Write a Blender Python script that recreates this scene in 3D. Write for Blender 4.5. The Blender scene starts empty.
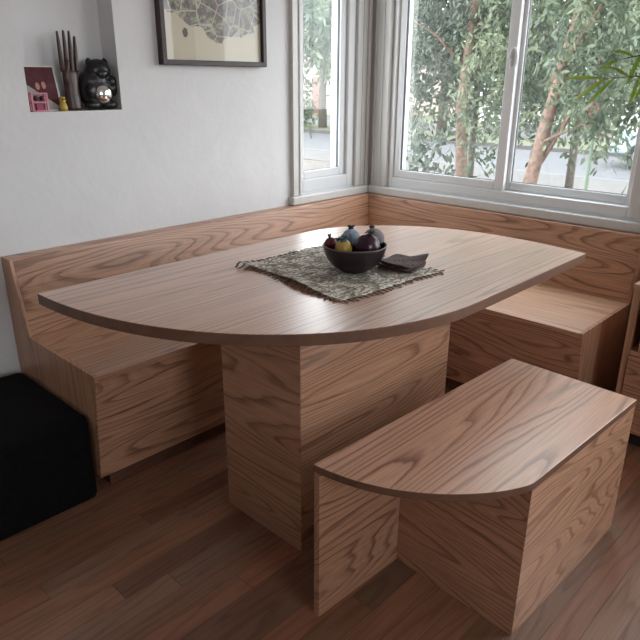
import bpy, bmesh, math, random
from mathutils import Vector, Matrix
R = math.radians
C = bpy.context.scene.collection
sc = bpy.context.scene
rnd = random.Random(7)

# ---------------------------------------------------------------- camera
cam_data = bpy.data.cameras.new('camera')
cam = bpy.data.objects.new('camera', cam_data); C.objects.link(cam)
YAW, PITCH, ROLL = R(43.5778), R(20.5529), R(0.3073)
fwd = Vector((math.cos(YAW)*math.cos(PITCH), math.sin(YAW)*math.cos(PITCH), -math.sin(PITCH)))
rt = Vector((math.sin(YAW), -math.cos(YAW), 0)); up = rt.cross(fwd)
r2 = rt*math.cos(ROLL)+up*math.sin(ROLL); u2 = up*math.cos(ROLL)-rt*math.sin(ROLL)
M = Matrix((r2, u2, -fwd)).transposed().to_4x4(); M.translation = Vector((-2.7884, -2.2960, 1.3004))
cam.matrix_world = M
cam_data.sensor_width = 36; cam_data.sensor_fit = 'HORIZONTAL'; cam_data.lens = 640.13/640*36
cam_data.clip_start = 0.02; cam_data.clip_end = 300
sc.camera = cam

# ---------------------------------------------------------------- world, daylight, exposure
SKY = 8.3
world = bpy.data.worlds.new('world'); sc.world = world; world.use_nodes = True
wn, wl = world.node_tree.nodes, world.node_tree.links
wn.clear()
out = wn.new('ShaderNodeOutputWorld'); bg = wn.new('ShaderNodeBackground')
tc = wn.new('ShaderNodeTexCoord'); sep = wn.new('ShaderNodeSeparateXYZ'); ramp = wn.new('ShaderNodeValToRGB')
wl.new(tc.outputs['Generated'], sep.inputs[0]); wl.new(sep.outputs['Z'], ramp.inputs[0])
ramp.color_ramp.elements[0].position = 0.0; ramp.color_ramp.elements[0].color = (0.975, 0.96, 1.0, 1)
ramp.color_ramp.elements[1].position = 0.7; ramp.color_ramp.elements[1].color = (0.87, 0.90, 1.0, 1)
wl.new(ramp.outputs[0], bg.inputs[0]); bg.inputs[1].default_value = SKY
wl.new(bg.outputs[0], out.inputs[0])

def portal(name, loc, direction, w, h):
    l = bpy.data.lights.new(name, 'AREA'); l.shape = 'RECTANGLE'; l.size = w; l.size_y = h
    l.cycles.is_portal = True
    o = bpy.data.objects.new(name, l); C.objects.link(o); o.location = loc
    o.rotation_euler = Vector(direction).to_track_quat('-Z', 'Y').to_euler()
portal('portal_left_window', (-0.34, 0.10, 1.36), (0, -1, 0), 0.40, 1.15)
portal('portal_right_window', (0.10, -0.79, 1.36), (-1, 0, 0), 1.28, 1.15)
portal('portal_side_window', (0.10, -2.7, 1.42), (-1, 0, 0), 1.75, 1.3)
portal('portal_fill_window', (-2.4, -5.1, 1.5), (0, 1, 0), 1.5, 1.1)

sc.view_settings.view_transform = 'Standard'; sc.view_settings.look = 'None'
sc.view_settings.gamma = 1; sc.view_settings.exposure = 0.08
sc.view_settings.use_curve_mapping = False
sc.cycles.use_denoising = True
sc.cycles.max_bounces = 10; sc.cycles.diffuse_bounces = 6; sc.cycles.transparent_max_bounces = 16
sc.cycles.caustics_reflective = False; sc.cycles.caustics_refractive = False

# ---------------------------------------------------------------- materials
class NT:
    def __init__(s, name):
        s.m = bpy.data.materials.new(name); s.m.use_nodes = True
        s.n, s.l = s.m.node_tree.nodes, s.m.node_tree.links
        s.b = s.n['Principled BSDF']
    def new(s, t, **k):
        x = s.n.new(t)
        for a, v in k.items(): setattr(x, a, v)
        return x
    def math(s, op, a, b=None, c=None):
        x = s.new('ShaderNodeMath', operation=op)
        for i, v in enumerate((a, b, c)):
            if v is None: continue
            if isinstance(v, (int, float)): x.inputs[i].default_value = v
            else: s.l.new(v, x.inputs[i])
        return x.outputs[0]
    def mix(s, f, a, b, blend='MIX'):
        x = s.new('ShaderNodeMixRGB', blend_type=blend)
        for i, v in enumerate((f, a, b)):
            if isinstance(v, (int, float)): x.inputs[i].default_value = v
            elif isinstance(v, tuple): x.inputs[i].default_value = (*v, 1)[:4]
            else: s.l.new(v, x.inputs[i])
        return x.outputs[0]
    def ramp(s, f, stops):
        x = s.new('ShaderNodeValToRGB'); e = x.color_ramp.elements
        while len(e) < len(stops): e.new(0.5)
        for i, (p, c) in enumerate(stops):
            e[i].position = p; e[i].color = (*c, 1) if isinstance(c, tuple) else (c, c, c, 1)
        s.l.new(f, x.inputs[0]); return x.outputs[0]
    def coords(s, scale=(1, 1, 1), random_shift=0.0, loc=(0, 0, 0)):
        t = s.new('ShaderNodeTexCoord'); v = t.outputs['Object']
        if random_shift:
            oi = s.new('ShaderNodeObjectInfo'); cm = s.new('ShaderNodeCombineXYZ')
            for i, k in enumerate((1.0, 1.7, 2.3)):
                s.l.new(s.math('MULTIPLY', oi.outputs['Random'], random_shift*k), cm.inputs[i])
            ad = s.new('ShaderNodeVectorMath', operation='ADD'); s.l.new(v, ad.inputs[0]); s.l.new(cm.outputs[0], ad.inputs[1]); v = ad.outputs[0]
        m = s.new('ShaderNodeMapping'); m.inputs['Scale'].default_value = scale; m.inputs['Location'].default_value = loc
        s.l.new(v, m.inputs[0]); return m.outputs[0]
    def noise(s, vec, scale, detail=2, rough=0.5, dist=0.0):
        x = s.new('ShaderNodeTexNoise'); s.l.new(vec, x.inputs['Vector'])
        x.inputs['Scale'].default_value = scale; x.inputs['Detail'].default_value = detail
        x.inputs['Roughness'].default_value = rough; x.inputs['Distortion'].default_value = dist
        return x.outputs['Fac']
    def bump(s, h, strength, dist=0.01):
        x = s.new('ShaderNodeBump'); x.inputs['Strength'].default_value = strength; x.inputs['Distance'].default_value = dist
        s.l.new(h, x.inputs['Height']); s.l.new(x.outputs[0], s.b.inputs['Normal'])
    def base(s, c):
        if isinstance(c, tuple): s.b.inputs['Base Color'].default_value = (*c, 1)
        else: s.l.new(c, s.b.inputs['Base Color'])
    def set(s, **k):
        for a, v in k.items(): s.b.inputs[a.replace('_', ' ')].default_value = v

def plain(name, c, rough=0.5, var=0.12, scale=30, bump=0.0, metallic=0.0, spec=0.5):
    t = NT(name); n = t.noise(t.coords(), scale, 3)
    d = tuple(x*(1-var) for x in c); u = tuple(min(1, x*(1+var)) for x in c)
    t.base(t.ramp(n, [(0.3, d), (0.7, u)])); t.set(Roughness=rough, Metallic=metallic); t.b.inputs['Specular IOR Level'].default_value = spec
    if bump: t.bump(n, bump, 0.003)
    return t.m

def oak(name, axis, light=(0.56, 0.315, 0.195), dark=(0.18, 0.08, 0.045), rings=32, along=0.55, across=5.4, rough=0.38, spec=0.5, contrast=1.0, coat=0.15, fine_amt=0.32):
    t = NT(name); ax = 'xyz'.index(axis)
    sc1 = [across]*3; sc1[ax] = along
    v = t.coords(tuple(sc1), random_shift=3.1)
    f = t.noise(v, 1.0, 1.5, 0.4)
    sc3 = [14]*3; sc3[ax] = 3.5
    wob = t.noise(t.coords(tuple(sc3), random_shift=3.1), 1.0, 3, 0.6)
    f2 = t.math('ADD', t.math('MULTIPLY', f, rings), t.math('MULTIPLY', wob, 0.8))
    fr = t.math('FRACT', f2)
    fr2 = t.math('FRACT', t.math('MULTIPLY', f2, 2.37))
    line2 = t.ramp(fr2, [(0.0, 0.1), (0.3, 0.0), (0.8, 1.0), (1.0, 0.1)])
    line = t.ramp(fr, [(0.0, 0.2), (0.15, 0.0), (0.62, 0.10), (0.82, 0.8), (0.93, 1.0), (1.0, 0.2)])
    sc2 = [170]*3; sc2[ax] = 4
    fine = t.noise(t.coords(tuple(sc2), random_shift=1.3), 1.0, 2, 0.6)
    finer = t.ramp(fine, [(0.35, 1.0), (0.62, 0.0)])
    sc4 = [1.6]*3; sc4[ax] = 0.3
    broad = t.noise(t.coords(tuple(sc4), random_shift=2.2), 1.0, 2)
    k = t.math('ADD', t.math('MULTIPLY', line, 0.58*contrast), t.math('MULTIPLY', line2, 0.12*contrast))
    k = t.math('ADD', k, t.math('MULTIPLY', finer, fine_amt*contrast))
    k = t.math('ADD', k, t.math('MULTIPLY', t.math('SUBTRACT', broad, 0.5), 0.7))
    k.node.use_clamp = True
    t.base(t.mix(k, light, dark))
    t.set(Roughness=rough); t.b.inputs['Specular IOR Level'].default_value = spec
    t.b.inputs['Coat Weight'].default_value = coat; t.b.inputs['Coat Roughness'].default_value = 0.32
    t.bump(t.math('SUBTRACT', 1.0, finer), 0.12, 0.001)
    return t.m

OAKX = oak('oak_grain_x', 'x'); OAKY = oak('oak_grain_y', 'y'); OAKZ = oak('oak_grain_z', 'z', rings=16, along=0.2, across=5, contrast=0.8)
KICK_SHADED = oak('oak_kick_shaded', 'x', light=(0.16, 0.07, 0.045), dark=(0.09, 0.04, 0.025)); SEATX = oak('oak_seat_x', 'x', along=0.4, coat=0.6); SEATY_LIT = oak('oak_seat_y_lit', 'y', light=(0.70, 0.43, 0.27), dark=(0.30, 0.15, 0.09), along=0.3, coat=1.0)  # kick colour holds toe-space shade; y-seat colour holds the window brightness
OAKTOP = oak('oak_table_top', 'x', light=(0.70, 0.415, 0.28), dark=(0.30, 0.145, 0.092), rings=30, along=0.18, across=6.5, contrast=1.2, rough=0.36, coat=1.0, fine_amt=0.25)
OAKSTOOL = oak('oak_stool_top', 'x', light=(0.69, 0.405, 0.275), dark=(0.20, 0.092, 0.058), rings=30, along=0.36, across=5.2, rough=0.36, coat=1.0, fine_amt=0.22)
EDGE = oak('oak_edge_shaded', 'x', light=(0.17, 0.085, 0.052), dark=(0.11, 0.05, 0.03), rings=6, rough=0.5, contrast=0.6, coat=0)  # shade on the edges facing away from the windows, put into the colour

def floor_mat():
    t = NT('oak_floor'); v = t.coords()
    sp = t.new('ShaderNodeSeparateXYZ'); t.l.new(v, sp.inputs[0]); X, Y = sp.outputs[0], sp.outputs[1]
    yr = t.math('DIVIDE', Y, 0.0715); row = t.math('FLOOR', yr); fy = t.math('FRACT', yr)
    wn_ = t.new('ShaderNodeTexWhiteNoise', noise_dimensions='1D'); t.l.new(row, wn_.inputs['W'])
    xs = t.math('DIVIDE', t.math('ADD', X, t.math('MULTIPLY', wn_.outputs['Value'], 3.0)), 0.95)
    col = t.math('FLOOR', xs); fx = t.math('FRACT', xs)
    cm = t.new('ShaderNodeCombineXYZ'); t.l.new(row, cm.inputs[0]); t.l.new(col, cm.inputs[1])
    w2 = t.new('ShaderNodeTexWhiteNoise', noise_dimensions='2D'); t.l.new(cm.outputs[0], w2.inputs['Vector'])
    tone = t.ramp(w2.outputs['Value'], [(0, (0.20, 0.098, 0.062)), (0.3, (0.38, 0.185, 0.108)), (0.6, (0.34, 0.145, 0.085)), (0.85, (0.19, 0.115, 0.074)), (1, (0.40, 0.215, 0.135))])
    # grain shifted per plank
    sh = t.new('ShaderNodeVectorMath', operation='SCALE'); t.l.new(w2.outputs['Color'], sh.inputs[0]); sh.inputs['Scale'].default_value = 9
    ad = t.new('ShaderNodeVectorMath', operation='ADD'); t.l.new(v, ad.inputs[0]); t.l.new(sh.outputs[0], ad.inputs[1])
    mp = t.new('ShaderNodeMapping'); mp.inputs['Scale'].default_value = (1.0, 9, 9); t.l.new(ad.outputs[0], mp.inputs[0])
    f = t.noise(mp.outputs[0], 1, 2, 0.5)
    ln = t.ramp(t.math('FRACT', t.math('MULTIPLY', f, 9)), [(0, 0.1), (0.5, 0.0), (0.9, 1.0), (1.0, 0.1)])
    mp2 = t.new('ShaderNodeMapping'); mp2.inputs['Scale'].default_value = (6, 260, 260); t.l.new(ad.outputs[0], mp2.inputs[0])
    fi = t.ramp(t.noise(mp2.outputs[0], 1, 2, 0.6), [(0.35, 1.0), (0.65, 0.0)])
    k = t.math('ADD', t.math('MULTIPLY', ln, 0.40), t.math('MULTIPLY', fi, 0.35))
    c = t.mix(k, tone, t.mix(1.0, tone, (0.42, 0.36, 0.34), 'MULTIPLY'))
    g1 = t.math('LESS_THAN', fy, 0.018); g2 = t.math('LESS_THAN', fx, 0.0016)
    g = t.math('MAXIMUM', g1, g2)
    t.base(t.mix(t.math('MULTIPLY', g, 0.75), c, (0.03, 0.018, 0.012)))
    t.set(Roughness=0.36); t.bump(t.math('SUBTRACT', 1.0, t.math('ADD', t.math('MULTIPLY', g, 1.0), t.math('MULTIPLY', fi, 0.1))), 0.25, 0.002)
    return t.m
FLOOR = floor_mat()

def plaster():
    t = NT('wall_plaster'); v = t.coords()
    n1 = t.noise(v, 5, 4, 0.55, 0.4); n2 = t.noise(v, 45, 3)
    t.base(t.ramp(n1, [(0.3, (0.665, 0.665, 0.675)), (0.7, (0.695, 0.695, 0.70))]))
    t.set(Roughness=0.55); h = t.math('ADD', n1, t.math('MULTIPLY', n2, 0.12)); t.bump(h, 0.35, 0.012)
    return t.m
WALL = plaster()
TRIM = plain('trim_paint', (0.60, 0.595, 0.57), 0.35, 0.02, 8)
VINYL = plain('vinyl_frame', (0.68, 0.69, 0.69), 0.35, 0.02, 8)
CEIL = plain('ceiling_paint', (0.8, 0.8, 0.79), 0.8, 0.02, 6)
GASKET = plain('black_gasket', (0.03, 0.035, 0.04), 0.5)

def glass_mat():
    t = NT('window_glass'); t.n.remove(t.b)
    o = t.n['Material Output']; tr = t.new('ShaderNodeBsdfTransparent'); gl = t.new('ShaderNodeBsdfGlossy'); mx = t.new('ShaderNodeMixShader')
    tr.inputs[0].default_value = (0.95, 0.98, 0.97, 1); gl.inputs['Roughness'].default_value = 0.01
    lw = t.new('ShaderNodeLayerWeight'); lw.inputs[0].default_value = 0.5
    fac = t.math('MULTIPLY_ADD', t.math('POWER', lw.outputs['Facing'], 5.0), 0.6, 0.03)
    t.l.new(fac, mx.inputs[0]); t.l.new(tr.outputs[0], mx.inputs[1]); t.l.new(gl.outputs[0], mx.inputs[2]); t.l.new(mx.outputs[0], o.inputs[0])
    return t.m
GLASS = glass_mat()

def leaf_mat(name, a, b, c, trans=0.35):
    t = NT(name); o = t.n['Material Output']
    oi = t.noise(t.coords(), 2.2, 4, 0.7)
    col = t.ramp(oi, [(0.38, a), (0.5, b), (0.62, c)])
    t.base(col); t.set(Roughness=0.45)
    tl = t.new('ShaderNodeBsdfTranslucent'); t.l.new(col, tl.inputs[0]); mx = t.new('ShaderNodeMixShader'); mx.inputs[0].default_value = trans
    t.l.new(t.b.outputs[0], mx.inputs[1]); t.l.new(tl.outputs[0], mx.inputs[2]); t.l.new(mx.outputs[0], o.inputs[0])
    return t.m
LEAF_A = leaf_mat('leaf_grey_green', (0.045, 0.058, 0.045), (0.105, 0.128, 0.098), (0.19, 0.20, 0.16))
LEAF_B = leaf_mat('leaf_mid_green', (0.05, 0.07, 0.045), (0.12, 0.155, 0.095), (0.22, 0.24, 0.15))
LEAF_C = leaf_mat('leaf_far_green', (0.05, 0.085, 0.055), (0.11, 0.16, 0.10), (0.19, 0.23, 0.13))
LEAF_P = leaf_mat('leaf_palm', (0.14, 0.21, 0.03), (0.19, 0.27, 0.04), (0.24, 0.31, 0.06), 0.45)
LEAF_R = leaf_mat('leaf_red', (0.25, 0.06, 0.03), (0.30, 0.10, 0.05), (0.18, 0.16, 0.06))
BARK = plain('bark_tan', (0.16, 0.105, 0.08), 0.85, 0.35, 25, 0.6)
BARK2 = plain('bark_grey', (0.10, 0.085, 0.07), 0.85, 0.35, 25, 0.6)

# ---------------------------------------------------------------- helpers
def tag(o, label=None, cat=None, group=None, kind=None):
    if label: o['label'] = label
    if cat: o['category'] = cat
    if group: o['group'] = group
    if kind: o['kind'] = kind
    return o
def thing(name, label, cat, loc=(0, 0, 0), rotz=0, group=None):
    o = bpy.data.objects.new(name, None); C.objects.link(o); o.location = loc; o.rotation_euler = (0, 0, rotz)
    o.empty_display_size = 0.05
    return tag(o, label, cat, group)
def obj(name, bm, mat, parent=None, smooth=False, bevel=0, loc=None, kind=None):
    me = bpy.data.meshes.new(name); bmesh.ops.recalc_face_normals(bm, faces=bm.faces); bm.to_mesh(me); bm.free()
    for m in (mat if isinstance(mat, (list, tuple)) else [mat]): me.materials.append(m)
    if smooth:
        for p in me.polygons: p.use_smooth = True
    o = bpy.data.objects.new(name, me); C.objects.link(o)
    if parent: o.parent = parent
    if loc: o.location = loc
    if bevel:
        b = o.modifiers.new('bevel', 'BEVEL'); b.width = bevel; b.segments = 2; b.limit_method = 'ANGLE'
    if kind: o['kind'] = kind
    return o
def recenter(o):
    """Move an object's origin to its bounding-box base without moving the shape."""
    vs = [v.co for v in o.data.vertices]
    c = Vector(((min(v.x for v in vs)+max(v.x for v in vs))/2, (min(v.y for v in vs)+max(v.y for v in vs))/2, min(v.z for v in vs)))
    for v in o.data.vertices: v.co -= c
    o.location = o.location + c
    return o
def box(bm, x0, x1, y0, y1, z0, z1, mi=0):
    v = [bm.verts.new((x, y, z)) for x in (x0, x1) for y in (y0, y1) for z in (z0, z1)]
    for f in ((0, 1, 3, 2), (4, 6, 7, 5), (0, 4, 5, 1), (2, 3, 7, 6), (0, 2, 6, 4), (1, 5, 7, 3)):
        bm.faces.new([v[i] for i in f]).material_index = mi
    return bm
def prism(bm, pts, z0, z1, mi=0):
    a = [bm.verts.new((x, y, z0)) for x, y in pts]; b = [bm.verts.new((x, y, z1)) for x, y in pts]
    n = len(pts); bm.faces.new(a[::-1]); bm.faces.new(b)
    for i in range(n): bm.faces.new((a[i], a[(i+1) % n], b[(i+1) % n], b[i])).material_index = mi
    return bm
def loft(bm, A, B):
    a = [bm.verts.new(p) for p in A]; b = [bm.verts.new(p) for p in B]; n = len(A)
    bm.faces.new(a[::-1]); bm.faces.new(b)
    for i in range(n): bm.faces.new((a[i], a[(i+1) % n], b[(i+1) % n], b[i]))
    return bm
def lathe(bm, prof, seg=32, c=(0, 0, 0), mi=0):
    rings = []
    for r, z in prof:
        if r < 1e-6: rings.append([bm.verts.new((c[0], c[1], c[2]+z))])
        else: rings.append([bm.verts.new((c[0]+r*math.cos(2*math.pi*i/seg), c[1]+r*math.sin(2*math.pi*i/seg), c[2]+z)) for i in range(seg)])
    for a, b in zip(rings, rings[1:]):
        for i in range(seg):
            j = (i+1) % seg
            q = ([a[0]] if len(a) == 1 else [a[i], a[j]]) + ([b[0]] if len(b) == 1 else [b[j], b[i]])
            if len(q) >= 3: bm.faces.new(q).material_index = mi
    return bm
def tube(bm, pts, rad, seg=8, mi=0):
    pts = [Vector(p) for p in pts]; n = len(pts)
    rr = rad if isinstance(rad, (list, tuple)) else [rad]*n
    rings = []
    for i, p in enumerate(pts):
        d = (pts[min(i+1, n-1)]-pts[max(i-1, 0)]).normalized()
        a = d.orthogonal().normalized() if i == 0 else (prev - d*prev.dot(d)).normalized()
        prev = a; b = d.cross(a)
        rings.append([bm.verts.new(p+(a*math.cos(2*math.pi*k/seg)+b*math.sin(2*math.pi*k/seg))*rr[i]) for k in range(seg)])
    for A, B in zip(rings, rings[1:]):
        for k in range(seg): bm.faces.new((A[k], A[(k+1) % seg], B[(k+1) % seg], B[k])).material_index = mi
    bm.faces.new(rings[0][::-1]).material_index = mi; bm.faces.new(rings[-1]).material_index = mi
    return bm
def ball(bm, c, r, sx=1, sy=1, sz=1, u=20, v=14, rot=None, mi=0):
    m = Matrix.Translation(Vector(c)) @ (rot.to_4x4() if rot else Matrix()) @ Matrix.Diagonal((r*sx, r*sy, r*sz, 1))
    res = bmesh.ops.create_uvsphere(bm, u_segments=u, v_segments=v, radius=1, matrix=m)
    for vv in res['verts']:
        for f in vv.link_faces: f.material_index = mi
    return bm
def catmull(P, closed=False, k=6):
    out = []; n = len(P)
    for i in range(n if closed else n-1):
        g = (lambda j: P[j % n]) if closed else (lambda j: P[max(0, min(n-1, j))])
        p0, p1, p2, p3 = g(i-1), g(i), g(i+1), g(i+2)
        for s in range(k):
            t = s/k
            out.append(tuple(0.5*((2*b)+(-a+c)*t+(2*a-5*b+4*c-d)*t*t+(-a+3*b-3*c+d)*t**3) for a, b, c, d in zip(p0, p1, p2, p3)))
    if not closed: out.append(tuple(P[-1]))
    return out

# ---------------------------------------------------------------- structure: shell
H = 2.42; TH = 0.14
def wall(name, axis, u0, u1, holes, mat=WALL, d0=0.0, d1=TH, recess=None):
    """axis 'x': wall runs along x, thickness in y (d0..d1); axis 'y': runs along y, thickness in x."""
    us = sorted({u0, u1, *[h[0] for h in holes], *[h[1] for h in holes]}); zs = sorted({0, H, *[h[2] for h in holes], *[h[3] for h in holes]})
    P = (lambda u, d, z: (u, d, z)) if axis == 'x' else (lambda u, d, z: (d, u, z))
    solid = lambda i, j: 0 <= i < len(us)-1 and 0 <= j < len(zs)-1 and not any(h[0] <= (us[i]+us[i+1])/2 <= h[1] and h[2] <= (zs[j]+zs[j+1])/2 <= h[3] for h in holes)
    bm = bmesh.new(); V = {}
    def v(*a):
        if a not in V: V[a] = bm.verts.new(P(*a))
        return V[a]
    for i in range(len(us)-1):
        for j in range(len(zs)-1):
            if not solid(i, j): continue
            a, b, c, d = us[i], us[i+1], zs[j], zs[j+1]
            for dd in (d0, d1): bm.faces.new((v(a, dd, c), v(b, dd, c), v(b, dd, d), v(a, dd, d)))
            if not solid(i-1, j): bm.faces.new((v(a, d0, c), v(a, d1, c), v(a, d1, d), v(a, d0, d)))
            if not solid(i+1, j): bm.faces.new((v(b, d0, c), v(b, d1, c), v(b, d1, d), v(b, d0, d)))
            if not solid(i, j-1): bm.faces.new((v(a, d0, c), v(a, d1, c), v(b, d1, c), v(b, d0, c)))
            if not solid(i, j+1): bm.faces.new((v(a, d0, d), v(a, d1, d), v(b, d1, d), v(b, d0, d)))
    if recess:
        a, b, c, d, dep = recess
        bm.faces.new([bm.verts.new(P(*q)) for q in ((a, dep, c), (b, dep, c), (b, dep, d), (a, dep, d))])
    return obj(name, bm, mat, kind='structure')
NI = (-1.813, -1.466, 1.192, 1.86)
WL = (-0.53, -0.125, 0.77, 1.97)
WR = (-1.44, -0.14, 0.77, 1.97)
wall('wall_left', 'x', -5.0, TH, [NI, WL], recess=(*NI, 0.105))
SW = (-3.6, -1.8, 0.75, 2.1); BW = (-3.2, -1.6, 0.9, 2.1)
wall('wall_right', 'y', -5.0, 0.0, [WR, SW])
wall('wall_back', 'x', -5.0, TH, [BW], d0=-5.0-TH, d1=-5.0)
wall('wall_near', 'y', -5.0, 0.0, [], d0=-5.0-TH, d1=-5.0)
obj('floor', box(bmesh.new(), -5.14, 0.14, -5.14, 0.14, -0.06, 0.0), FLOOR, kind='structure')
obj('ceiling', box(bmesh.new(), -5.14, 0.14, -5.14, 0.14, H, H+0.1), CEIL, kind='structure')
obj('baseboard_left', box(bmesh.new(), -4.99, -1.995, -0.014, 0.0, 0, 0.09), TRIM, kind='structure', bevel=0.003)
obj('baseboard_right', box(bmesh.new(), -0.014, 0.0, -4.99, -2.45, 0, 0.09), TRIM, kind='structure', bevel=0.003)
CEDGE = 0.0

def frame(bm, P, u0, u1, z0, z1, wu, wz, d0, d1, wz_top=None, wu1=None):
    wt = wz if wz_top is None else wz_top; w1 = wu if wu1 is None else wu1
    def b(a, c, e, f):
        p, q = P(a, d0, e), P(c, d1, f)
        box(bm, min(p[0], q[0]), max(p[0], q[0]), min(p[1], q[1]), max(p[1], q[1]), min(p[2], q[2]), max(p[2], q[2]))
    b(u0, u0+wu, z0, z1); b(u1-w1, u1, z0, z1); b(u0+wu, u1-w1, z0, z0+wz); b(u0+wu, u1-w1, z1-wt, z1)
    return bm
PL = lambda u, d, z: (u, d, z)
PR = lambda u, d, z: (d, u, z)
def sroot(name):
    o = bpy.data.objects.new(name, None); C.objects.link(o); o['kind'] = 'structure'; o.empty_display_size = 0.05; return o
def pbox(P, a, b, d0, d1, z0, z1, bm=None):
    bm = bm or bmesh.new(); p, q = P(a, d0, z0), P(b, d1, z1)
    return box(bm, min(p[0], q[0]), max(p[0], q[0]), min(p[1], q[1]), max(p[1], q[1]), z0, z1)

# window_1 : narrow pane in the left wall
w1 = sroot('window_1')
obj('frame', frame(bmesh.new(), PL, WL[0], WL[1], WL[2], WL[3], 0.022, 0.062, 0.0, 0.12, 0.05, 0.05), VINYL, w1, bevel=0.004)
obj('sash', frame(bmesh.new(), PL, WL[0]+0.022, WL[1]-0.05, WL[2]+0.062, WL[3]-0.05, 0.030, 0.038, 0.018, 0.055, 0.04, 0.040), VINYL, w1, bevel=0.004)
obj('gasket', frame(bmesh.new(), PL, WL[0]+0.051, WL[1]-0.089, WL[2]+0.099, WL[3]-0.089, 0.004, 0.003, 0.030, 0.042), GASKET, w1)
obj('pane', pbox(PL, WL[0]+0.05, WL[1]-0.088, 0.034, 0.038, WL[2]+0.098, WL[3]-0.088), GLASS, w1)
# casings (trim)
def casing(name, P, u0, u1, z0, z1, flip=False, outer_step=True):
    bm = bmesh.new()
    pbox(P, u0, u1, -0.012, 0.0, z0, z1, bm)
    w = u1-u0
    a, b = (u0, u0+0.020) if not flip else (u1-0.020, u1)
    pbox(P, a, b, -0.022, -0.0125, z0, z1, bm)
    if outer_step:
        a, b = (u1-0.010, u1) if not flip else (u0, u0+0.010)
        pbox(P, a, b, -0.018, -0.0125, z0, z1, bm)
        m = (u0+u1)/2; pbox(P, m-0.006, m+0.006, -0.016, -0.0125, z0, z1, bm)
    return obj(name, bm, TRIM, kind='structure', bevel=0.003)
casing('trim_1', PL, -0.589, -0.531, 0.7625, 1.965)
casing('trim_2', PL, -0.124, -0.026, 0.7625, 1.965, flip=True)
obj('trim_3', pbox(PL, -0.60, -0.024, -0.018, 0.0, 1.966, 2.04), TRIM, kind='structure', bevel=0.003)
# sills
obj('trim_4', prism(bmesh.new(), [(-0.606, -0.037), (-0.606, 0.0), (0.0, 0.0), (-0.037, -0.037)], 0.7205, 0.762), TRIM, kind='structure', bevel=0.006)
obj('trim_5', prism(bmesh.new(), [(-0.0375, -0.0375), (-0.0005, -0.0005), (-0.0005, -1.62), (-0.0375, -1.62)], 0.7205, 0.762), TRIM, kind='structure', bevel=0.006)
# window_2 : sliding window in the right wall
w2 = sroot('window_2')
obj('frame', frame(bmesh.new(), PR, WR[0], WR[1], WR[2], WR[3], 0.045, 0.045, 0.0, 0.12, 0.045, 0.030), VINYL, w2, bevel=0.004)
zb, zt = WR[2]+0.045, WR[3]-0.045
sl = obj('sash', frame(bmesh.new(), PR, -0.816, -0.170, zb, zt, 0.047, 0.040, 0.012, 0.042, 0.04, 0.036), VINYL, w2, bevel=0.004)
obj('gasket', frame(bmesh.new(), PR, -0.770, -0.205, zb+0.039, zt-0.039, 0.003, 0.003, 0.022, 0.034, wu1=0.005), GASKET, sl)
obj('pane', pbox(PR, -0.769, -0.206, 0.026, 0.030, zb+0.040, zt-0.040), GLASS, sl)
bm = bmesh.new()
ho = [(0.021*math.cos(a), 0.040*math.sin(a)) for a in [2*math.pi*i/20 for i in range(20)]]
tube(bm, [(0.006, -0.806+x*0.75, 1.395+z) for x, z in ho]+[(0.006, -0.806+ho[0][0]*0.75, 1.395+ho[0][1])], 0.0062, 8)
obj('handle', bm, VINYL, sl, smooth=True)
sr_ = obj('sash', frame(bmesh.new(), PR, -1.395, -0.790, zb, zt, 0.030, 0.038, 0.046, 0.076, 0.04, 0.042), VINYL, w2, bevel=0.004)
obj('gasket', frame(bmesh.new(), PR, -1.366, -0.831, zb+0.037, zt-0.039, 0.003, 0.003, 0.056, 0.068), GASKET, sr_)
obj('pane', pbox(PR, -1.365, -0.832, 0.060, 0.064, zb+0.038, zt-0.040), GLASS, sr_)
casing('trim_6', PR, -0.139, -0.038, 0.7625, 1.965)
casing('trim_7', PR, -1.545, -1.441, 0.7625, 1.965, flip=True)
obj('trim_8', pbox(PR, -1.56, -0.024, -0.018, 0.0, 1.966, 2.04), TRIM, kind='structure', bevel=0.003)
# unseen windows added for daylight: side one inferred from light, back one for fill
w3 = sroot('window_3')
obj('frame', frame(bmesh.new(), PR, SW[0], SW[1], SW[2], SW[3], 0.05, 0.05, 0.02, 0.10), VINYL, w3, bevel=0.004)
obj('pane', pbox(PR, SW[0]+0.049, SW[1]-0.049, 0.05, 0.054, SW[2]+0.049, SW[3]-0.049), GLASS, w3)
w4 = sroot('fill_window')
obj('frame', frame(bmesh.new(), PL, BW[0], BW[1], BW[2], BW[3], 0.05, 0.05, -5.12, -5.04), VINYL, w4, bevel=0.004)
obj('pane', pbox(PL, BW[0]+0.049, BW[1]-0.049, -5.09, -5.086, BW[2]+0.049, BW[3]-0.049), GLASS, w4)

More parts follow.
